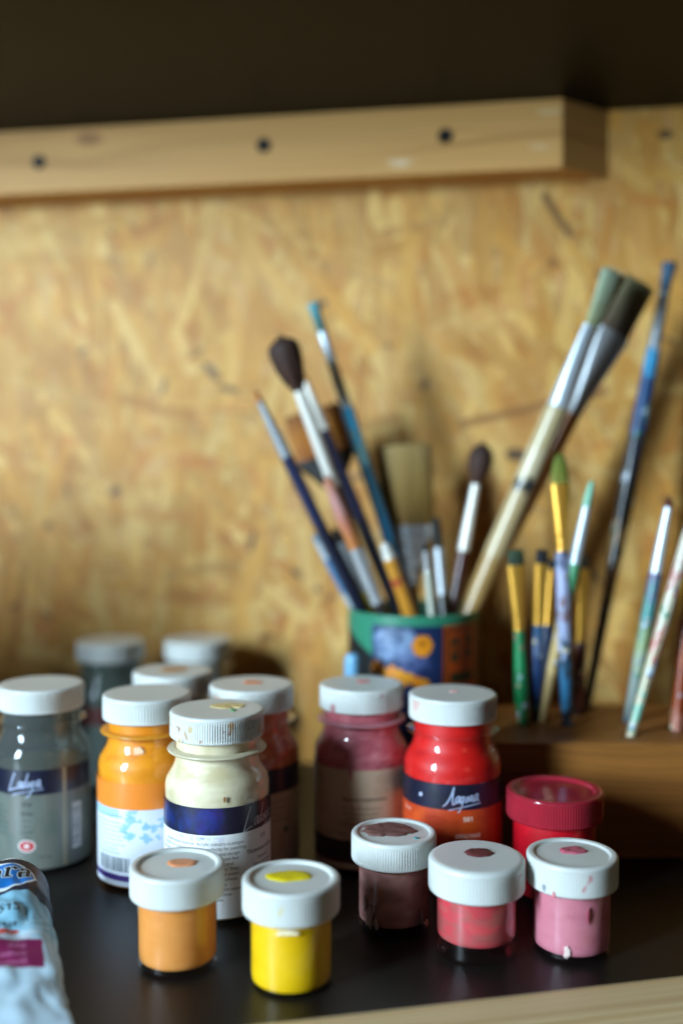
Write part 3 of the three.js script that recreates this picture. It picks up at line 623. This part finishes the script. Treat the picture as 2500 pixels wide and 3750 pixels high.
// cross sections scaled to an ellipse (flat brushes); rows [radius, y, flat, wide]
function ellipsoid(rows, segs = 24) {
  const g = revolve(rows.map(([r, y]) => [r, y]), segs), p = g.attributes.position, n = segs + 1;
  rows.forEach(([, , fx = 1, fz = 1], j) => { for (let i = 0; i < n; i++) { const k = j * n + i; p.setX(k, p.getX(k) * fx); p.setZ(k, p.getZ(k) * fz); } });
  g.computeVertexNormals(); return g;
}
function stops(list, jitter = 0.02, s = 0, smear = null) {
  const cs = list.map(([t, h]) => [t, C(h)]);
  return (L) => (c, x, y, z) => {
    const q = y / L + jitter * N3(x * 400 + s, y * 160, z * 400) * 2;
    let k = 0; while (k < cs.length - 1 && cs[k + 1][0] < q) k++;
    c.copy(cs[k][1]);
    if (smear) { const f = N3(x * 260 + s * 3, y * 120 + s, z * 260 - s); if (f > 0.43) c.copy(smear[Math.floor(Math.abs(N3(y * 31 + s, 1.7, s)) * 20) % smear.length]); }
    const v = 1 + 0.12 * N3(x * 700, y * 90 + s, z * 700); c.multiplyScalar(v);
  };
}
const SMEARS = ['#b9c2cc', '#5a7f9a', '#3c8a6a', '#a86a5c', '#cdbf9a', '#262a30'].map(C);
function fineRows(rows) { const o = []; for (let i = 0; i < rows.length - 1; i++) for (let k = 0; k < 3; k++) o.push([rows[i][0] + (rows[i + 1][0] - rows[i][0]) * k / 3, rows[i][1] + (rows[i + 1][1] - rows[i][1]) * k / 3]); o.push(rows[rows.length - 1]); return o; }
const handleMat = phys('#ffffff', 0.35, { vertexColors: true, clearcoat: 0.35, clearcoatRoughness: 0.2 });
const hairMat = std('#ffffff', 0.75, { vertexColors: true });
const silver = std('#e2e5e8', 0.26, { metalness: 0.7 }), dull = std('#a9aeb2', 0.42, { metalness: 0.6 }), gold = std('#dba13e', 0.32, { metalness: 0.65 }), blackMetal = std('#1a1815', 0.4, { metalness: 0.4 }), cream = std('#e4dfd3', 0.36, { metalness: 0.25 }), paleSteel = std('#cdd9e2', 0.34, { metalness: 0.45 });
const BRUSH_GROUPS = { pot: 'paintbrushes in the green rimmed pot', block: 'paintbrushes in the wooden block' };
function brush(label, home, base, tip, o) {
  const a = new THREE.Vector3(...base), b = new THREE.Vector3(...tip), L = a.distanceTo(b), dir = b.clone().sub(a).normalize();
  const g = thing('paintbrush', label, 'paintbrush', base, BRUSH_GROUPS[home]);
  g.quaternion.setFromUnitVectors(new THREE.Vector3(0, 1, 0), dir); if (o.roll) g.rotateY(o.roll);
  const fh = L - o.hair, ff = fh - o.ferrule, R = o.R, fr = o.fr || R * 0.85, fx = o.flatX || 1, fz = o.flatZ || 1;     // hair starts at fh, ferrule at ff
  // handle
  const rows = [[0.0001, 0], [(o.endR || R * 0.55), 0.0006]], K = 30;
  for (let k = 1; k <= K; k++) { const q = k / K; const sw = o.belly ? Math.exp(-Math.pow((q - o.belly) / 0.26, 2)) : 0; const base_ = (o.endR || R * 0.55) + (R - (o.endR || R * 0.55)) * Math.min(1, q * 1.6); rows.push([Math.max(base_ * (o.belly ? 0.72 : 1) + R * 0.34 * sw, 0.0006), 0.0006 + (ff - 0.0006) * q]); }
  rows.push([fr * 0.9, ff + 0.001]);
  const hg = tint(revolve(fineRows(rows), 20), stops(o.handle, o.jitter ?? 0.012, o.s || base[0] * 300, home === 'block' || o.dirty ? SMEARS : null)(ff));
  part('handle', hg, handleMat, g);
  // ferrule with crimp rings
  const fw = o.fw || fr, F = [];
  const sec = (q) => [fr + (fw - fr) * q, 1 + (fx - 1) * q, 1 + (fz - 1) * q];
  const NF = o.rings ? 60 : 22;
  for (let k = 0; k <= NF; k++) { const q = k / NF; const [r, ex, ez] = sec(Math.min(1, Math.max(0, q * 1.15 - 0.1))); const crimp = (q > 0.06 && q < 0.11) || (q > 0.16 && q < 0.21) ? -0.00035 : (q > 0.11 && q < 0.16 ? 0.0002 : 0) + (o.rings ? 0.0006 * Math.sin(q * o.rings * P2) : 0); F.push([r * 1.04 + crimp, ff + (o.ferrule) * q, ex, ez]); }
  part('ferrule', ellipsoid(F, 28), o.metal || silver, g);
  // hair: a core and loose strands
  const pk = o.peak || 0.62, tipR = o.tip ?? 0.15, bulge = o.bulge || 1, hr = fw * 0.94, cs = o.hairColors.map(C), H = [];
  for (let k = 0; k <= 12; k++) { const q = k / 12; const w = o.shape === 'mop' ? (0.8 + (bulge - 0.8) * Math.sin(Math.min(1, q / pk) * Math.PI / 2)) * (q > pk ? Math.sqrt(Math.max(0.0, 1 - Math.pow((q - pk) / (1.01 - pk), 2))) : 1) : (1 + (bulge - 1) * q) * (1 - (1 - tipR) * Math.pow(q, o.pow || 3)); H.push([Math.max(0.00008, hr * w), fh - 0.0006 + (o.hair) * q, fx, fz]); }
  H.push([0.00005, L + (tipR > 0.6 ? 0 : 0.0003), fx, fz]);
  const geos = [ellipsoid(H, 26)];
  const ns = o.strands ?? 60;
  for (let k = 0; k < ns; k++) {
    const az = rnd() * P2, q = Math.sqrt(rnd()), rx = hr * q * fx * 0.98, rz = hr * q * fz * 0.98, px = Math.cos(az) * rx, pz = Math.sin(az) * rz;
    const out = o.shape === 'mop' ? (bulge - 0.9) : (tipR * bulge - 1) * q * 0.98;
    const Lq = o.hair * (o.shape === 'mop' ? rr(0.9, 1.14) : rr(0.88, 1.07)) * (o.shape === 'mop' ? (1 - 0.25 * q * q) : 1);
    const s = strand(0.00032 + hr * 0.018, Lq, 0, 0, 0); const sp = s.attributes.position;
    for (let i = 0; i < sp.count; i++) { const y = Math.max(0, sp.getY(i) / o.hair); const m = o.shape === 'mop' ? out * Math.sin(Math.min(1, y / 0.65) * Math.PI / 2) * (y > 0.65 ? 1 - (y - 0.65) * 1.9 : 1) : out * Math.pow(y, o.pow || 3); sp.setX(i, sp.getX(i) + px * (1 + m)); sp.setZ(i, sp.getZ(i) + pz * (1 + m)); }
    s.translate(0, fh, 0); geos.push(s);
  }
  const hairGeo = mergeGeometries(geos.map((q) => { q.computeVertexNormals(); return q; }));
  tint(hairGeo, (c, x, y, z) => { const q = Math.min(0.999, Math.max(0, (y - fh) / o.hair + 0.25 * N3(x * 900, y * 60, z * 900))) * (cs.length - 1), k = Math.floor(q); c.copy(cs[k]).lerp(cs[Math.min(k + 1, cs.length - 1)], q - k); c.multiplyScalar(1 + 0.25 * N3(x * 2500, y * 40, z * 2500)); });
  part('bristles', hairGeo, hairMat, g);
  return g;
}
const mm = 0.001;
// --- in the pot
brush('teal tipped slim brush with a blue stained handle in the pot', 'pot', [0.0768, 0.0232, -0.6524], [-0.018, 0.3135, -0.66], { hair: 0.019, ferrule: 0.05, R: 4.2 * mm, fr: 3.6 * mm, fw: 2.9 * mm, tip: 1.35, pow: 2, hairColors: ['#2c5a56', '#3f7d80', '#5aa0aa'], metal: paleSteel, handle: [[0, '#1b2226'], [0.5, '#1c4250'], [0.62, '#20678a'], [0.72, '#2a5d70'], [0.84, '#6f9da0'], [0.93, '#3aa0c8']], jitter: 0.05 });
brush('large dark brown mop brush with a long white ferrule in the pot', 'pot', [0.0659, 0.0076, -0.6389], [-0.0373, 0.2885, -0.63], { hair: 0.034, ferrule: 0.062, R: 3.6 * mm, fr: 3.6 * mm, fw: 3.5 * mm, shape: 'mop', bulge: 3.0, peak: 0.78, hairColors: ['#46291c', '#382016', '#301c14'], metal: cream, handle: [[0, '#241a18'], [0.5, '#2a1c18']], strands: 120 });
brush('copper haired brush with a silver ferrule at the front of the pot', 'pot', [0.0705, 0.0098, -0.633], [-0.0082, 0.2039, -0.612], { hair: 0.044, ferrule: 0.036, R: 4.2 * mm, fr: 4.1 * mm, fw: 4.3 * mm, tip: 0.6, bulge: 1.25, pow: 2, hairColors: ['#c07838', '#b4694a', '#bb8a86', '#b06c44'], metal: silver, handle: [[0, '#2a2422']], strands: 90 });
brush('short black tipped brush with a grey ferrule leaning at the pot rim', 'pot', [0.0665, 0.0079, -0.659], [-0.0048, 0.173, -0.64], { hair: 0.009, ferrule: 0.034, R: 3.4 * mm, fr: 3.3 * mm, fw: 3.4 * mm, tip: 0.5, hairColors: ['#221a18', '#2a211c'], metal: dull, handle: [[0, '#c8b02a'], [0.8, '#c9b234']] });
brush('fine orange tipped brush with a navy handle and cream ferrule', 'pot', [0.0766, 0.0176, -0.6563], [-0.0257, 0.2713, -0.665], { hair: 0.007, ferrule: 0.033, R: 4.1 * mm, fr: 3.6 * mm, fw: 2.3 * mm, tip: 0.15, hairColors: ['#b9792c', '#a86a26'], metal: cream, handle: [[0, '#15121a'], [0.45, '#1a1726'], [0.75, '#1d2040']], belly: 0.7 });
brush('slim brush with a small orange tip leaning farthest out of the pot', 'pot', [0.0668, 0.0078, -0.6494], [-0.052, 0.2566, -0.63], { hair: 0.007, ferrule: 0.037, R: 3.8 * mm, fr: 3.8 * mm, fw: 2.1 * mm, tip: 0.6, hairColors: ['#c47a3c', '#b87238'], metal: dull, handle: [[0, '#101318'], [0.4, '#141a30'], [0.8, '#1a2346']] });
brush('wide flat brush with amber bristles and a black ferrule', 'pot', [0.0538, 0.0076, -0.6549], [-0.0195, 0.2481, -0.682], { hair: 0.031, ferrule: 0.027, R: 5 * mm, fr: 5 * mm, fw: 7 * mm, flatX: 2.9, flatZ: 0.6, tip: 1.0, pow: 1, hairColors: ['#8a4c10', '#a5640f', '#6e3a10'], metal: blackMetal, handle: [[0, '#2a2218']], strands: 160 });
brush('broad pale hog bristle brush with a crimped silver ferrule', 'pot', [0.0464, 0.0079, -0.6464], [0.0402, 0.2252, -0.672], { hair: 0.052, ferrule: 0.038, R: 6.5 * mm, fr: 7.2 * mm, fw: 9.4 * mm, flatX: 1.95, flatZ: 0.6, tip: 1.02, pow: 1, hairColors: ['#74541e', '#82652c', '#8f7544'], rings: 4, metal: silver, handle: [[0, '#a8741c'], [0.5, '#b07a1e']], strands: 260 });
brush('small black tipped brush standing upright in the pot', 'pot', [0.0679, 0.0565, -0.6264], [0.0586, 0.1792, -0.65], { hair: 0.019, ferrule: 0.029, R: 3.4 * mm, fr: 3.4 * mm, fw: 3.2 * mm, tip: 0.75, hairColors: ['#1c1814', '#15110e'], metal: dull, handle: [[0, '#1d1b18']] });
brush('short brush with an ochre handle and white tip beside the hog brush', 'pot', [0.0746, 0.0316, -0.6385], [0.0254, 0.1655, -0.62], { hair: 0.004, ferrule: 0.006, R: 4.2 * mm, fr: 3.9 * mm, fw: 3 * mm, tip: 0.7, hairColors: ['#d6d6cf', '#e0dfd8'], metal: cream, handle: [[0, '#b8741c'], [0.72, '#c8862a'], [0.88, '#a8402c'], [0.91, '#c98a30']] });
brush('dark brown mop brush with a maroon handle at the pot edge', 'pot', [0.0474, 0.0079, -0.639], [0.0881, 0.2257, -0.65], { hair: 0.026, ferrule: 0.042, R: 3.6 * mm, fr: 3.6 * mm, fw: 2.7 * mm, shape: 'mop', bulge: 3.0, hairColors: ['#46291e', '#3a2219', '#301c15'], metal: cream, handle: [[0, '#2a100f'], [0.5, '#3a1413'], [0.9, '#4a1a18']], strands: 110 });
brush('thin clear handled brush at the front rim of the pot', 'pot', [0.0663, 0.0079, -0.6352], [0.0493, 0.1654, -0.615], { hair: 0.004, ferrule: 0.012, R: 2.3 * mm, fr: 2.2 * mm, fw: 2 * mm, tip: 0.4, hairColors: ['#2a2824', '#1a1814'], metal: silver, handle: [[0, '#aab0a8'], [0.6, '#c2c4b4']] });
brush('pale blue handled brush leaning against the pot rim', 'pot', [0.0695, 0.0092, -0.6635], [-0.0167, 0.1692, -0.645], { hair: 0.005, ferrule: 0.012, R: 3 * mm, fr: 2.8 * mm, fw: 2.4 * mm, tip: 0.5, hairColors: ['#8fa4b4', '#7f98ac'], metal: paleSteel, handle: [[0, '#8ea0ac'], [0.6, '#a4b6c0'], [0.85, '#4f7ea6']] });
brush('long bare wood brush with pale green bristles and a black ring', 'pot', [0.0328, 0.0078, -0.6487], [0.1617, 0.3262, -0.625], { hair: 0.034, ferrule: 0.052, R: 7 * mm, fr: 6.0 * mm, fw: 4.0 * mm, flatX: 1.5, flatZ: 0.7, tip: 1.8, pow: 1.2, hairColors: ['#9a9a6c', '#94a082', '#8a9880'], metal: paleSteel, handle: [[0, '#6a4a24'], [0.36, '#94703c'], [0.5, '#a8854e'], [0.62, '#b8a074'], [0.795, '#1b2830'], [0.815, '#c8b793'], [0.9, '#b9a67c']], strands: 160, roll: 0.6 });
brush('wide flat brush with olive black bristles behind the bare wood one', 'pot', [0.0715, 0.0976, -0.6609], [0.1836, 0.3244, -0.648], { hair: 0.034, ferrule: 0.056, R: 5 * mm, fr: 5 * mm, fw: 6.2 * mm, flatX: 1.8, flatZ: 0.5, tip: 1.05, pow: 1, hairColors: ['#4a3a2c', '#5a5038', '#6e6a4a'], metal: dull, handle: [[0, '#8a4e12'], [0.5, '#a86418'], [0.9, '#b8741c']], strands: 170, roll: 0.3 });
// --- in the block
function blockBrush(label, top, base, tip, o) { blockBrushes.push([base, tip, o.R]); brush(label, 'block', base, tip, o); }
blockBrush('tall brush with blue black handle leaning toward the wall', 0, [0.1427, 0.0283, -0.6312], [0.2068, 0.3396, -0.665], { hair: 0.02, ferrule: 0.036, R: 5.2 * mm, fr: 4 * mm, fw: 3.4 * mm, tip: 1.5, pow: 2, hairColors: ['#2c4454', '#35566e', '#2e4b60'], metal: dull, handle: [[0, '#1c1712'], [0.22, '#15110d'], [0.38, '#6a4a22'], [0.46, '#14130f'], [0.52, '#8a6a3c'], [0.56, '#1a1c1c'], [0.7, '#171d2a'], [0.8, '#14406c'], [0.93, '#2b88b4']], jitter: 0.04, belly: 0.72 });
blockBrush('flat brush with olive yellow bristles, gold ferrule and lilac white handle', 0, [0.1308, 0.0274, -0.5957], [0.1248, 0.2182, -0.6], { hair: 0.017, ferrule: 0.039, R: 3.9 * mm, fr: 3.6 * mm, fw: 3.9 * mm, flatX: 1.35, flatZ: 0.6, tip: 0.4, hairColors: ['#7c7a2c', '#6c7620', '#5e681c'], metal: gold, handle: [[0, '#15222c'], [0.34, '#2a6a90'], [0.5, '#1e3c50'], [0.58, '#9aa4c4'], [0.72, '#7a5a5c'], [0.76, '#a8aed0'], [0.97, '#3a4668']], jitter: 0.05 });
blockBrush('thin brush with a mint tip and bare cream handle', 0, [0.1109, 0.0281, -0.6099], [0.1423, 0.2023, -0.595], { hair: 0.014, ferrule: 0.034, R: 3.5 * mm, fr: 3.2 * mm, fw: 2.5 * mm, tip: 0.6, hairColors: ['#8cc0a4', '#86bfa2'], metal: paleSteel, handle: [[0, '#a58a5a'], [0.5, '#c2a46c'], [0.78, '#a8b894'], [0.86, '#4f9a6c']], jitter: 0.05 });
blockBrush('short flat brush with a green handle and gold ferrule', 0, [0.1066, 0.0274, -0.5995], [0.1, 0.1634, -0.6], { hair: 0.009, ferrule: 0.038, R: 3.9 * mm, fr: 3.2 * mm, fw: 3.3 * mm, flatX: 1.5, flatZ: 0.6, tip: 0.95, hairColors: ['#202c20', '#2e4228'], metal: gold, handle: [[0, '#053c22'], [0.4, '#0a6a3a'], [0.75, '#0c7a44']], belly: 0.62 });
blockBrush('black haired brush with a dark blue handle and gold ferrule', 0, [0.1119, 0.0275, -0.6094], [0.1153, 0.1634, -0.6], { hair: 0.008, ferrule: 0.036, R: 4 * mm, fr: 3.4 * mm, fw: 3.2 * mm, flatX: 1.2, flatZ: 0.7, tip: 0.9, hairColors: ['#14161a', '#101214'], metal: gold, handle: [[0, '#0c1a30'], [0.5, '#10305a'], [0.8, '#4a5a78'], [0.92, '#1e4a6c']], belly: 0.6, jitter: 0.05 });
blockBrush('second dark blue handled brush half hidden beside the first', 0, [0.1179, 0.0275, -0.6288], [0.1274, 0.1551, -0.63], { hair: 0.006, ferrule: 0.034, R: 3.8 * mm, fr: 3.2 * mm, fw: 2.8 * mm, tip: 0.9, hairColors: ['#181a1c', '#121416'], metal: gold, handle: [[0, '#0b1626'], [0.6, '#0f2a4c']] });
blockBrush('brush with red brown handle and a deep gold ferrule', 0, [0.141, 0.0274, -0.6228], [0.1446, 0.1581, -0.625], { hair: 0.008, ferrule: 0.045, R: 3.9 * mm, fr: 3.0 * mm, fw: 3.3 * mm, flatX: 1.25, flatZ: 0.7, tip: 0.8, hairColors: ['#241c10', '#2c2412'], metal: gold, handle: [[0, '#2c110a'], [0.5, '#4e1e10'], [0.9, '#5e2814']] });
blockBrush('slim pointed brush with a paint smeared grey green handle', 0, [0.1621, 0.0279, -0.6075], [0.1901, 0.1934, -0.605], { hair: 0.006, ferrule: 0.039, R: 3.9 * mm, fr: 3.6 * mm, fw: 2.3 * mm, tip: 0.2, hairColors: ['#5a2016', '#4a1c14'], metal: paleSteel, handle: [[0, '#5e7078'], [0.36, '#8d9a92'], [0.55, '#9aa888'], [0.66, '#7f9a5c'], [0.74, '#5e8aa0'], [0.8, '#3a8a84'], [0.88, '#4f6e84'], [0.95, '#5c4272']], jitter: 0.06 });
blockBrush('pale cream handle spotted pink and mint leaning forward', 0, [0.1503, 0.0289, -0.5718], [0.2044, 0.2127, -0.582], { hair: 0.012, ferrule: 0.028, R: 3.6 * mm, fr: 3.2 * mm, fw: 2.6 * mm, tip: 0.4, hairColors: ['#7a5a3c', '#6a4c30'], metal: paleSteel, handle: [[0, '#b9b08c'], [0.28, '#7fb49c'], [0.35, '#bcb492'], [0.56, '#c4786c'], [0.62, '#c8bfa6'], [0.78, '#c08a80'], [0.86, '#cfc6b2']], jitter: 0.05 });
blockBrush('thick orange brown handled brush with a yellow band', 0, [0.1861, 0.0275, -0.5849], [0.2042, 0.2124, -0.594], { hair: 0.012, ferrule: 0.03, R: 4.8 * mm, fr: 4.4 * mm, fw: 4 * mm, tip: 0.7, hairColors: ['#7a5a2c', '#6a4c20'], metal: gold, handle: [[0, '#6a2c14'], [0.24, '#a86a58'], [0.3, '#8a3a16'], [0.5, '#a84a18'], [0.68, '#c8921a'], [0.9, '#d8a420']], jitter: 0.04 });
{
  const w = 0.34, x0 = 0.083, g = new THREE.BoxGeometry(w, BLOCK_TOP, BLOCK_Z0 - BLOCK_Z1); g.translate(x0 + w / 2, BLOCK_TOP / 2, (BLOCK_Z0 + BLOCK_Z1) / 2);
  const ev = new Evaluator(); ev.useGroups = false;
  let body = new Brush(g); body.updateMatrixWorld();
  for (const [b, t, R] of blockBrushes) {
    const A = new THREE.Vector3(...b), B = new THREE.Vector3(...t), d = B.clone().sub(A).normalize();
    const hole = new Brush(new THREE.CylinderGeometry(R + 0.0012, R + 0.0012, 0.07, 20)); hole.position.copy(A.clone().addScaledVector(d, 0.0345)); hole.quaternion.setFromUnitVectors(new THREE.Vector3(0, 1, 0), d); hole.updateMatrixWorld();
    body = ev.evaluate(body, hole, SUBTRACTION);
  }
  const gg = body.geometry, p = gg.attributes.position, nn = gg.attributes.normal, uv = new Float32Array(p.count * 2);
  for (let i = 0; i < p.count; i++) { uv[i * 2] = (p.getX(i) - x0) / w; uv[i * 2 + 1] = Math.abs(nn.getY(i)) > 0.6 ? p.getZ(i) / 0.09 : p.getY(i) / 0.0624; }
  gg.setAttribute('uv', new THREE.BufferAttribute(uv, 2));
  solo('brush_block', gg, new THREE.MeshStandardMaterial({ map: blockTex, roughness: 0.55 }), 'brown wooden block with drilled holes holding upright paintbrushes', 'brush holder');
}

renderer.render(scene, camera);
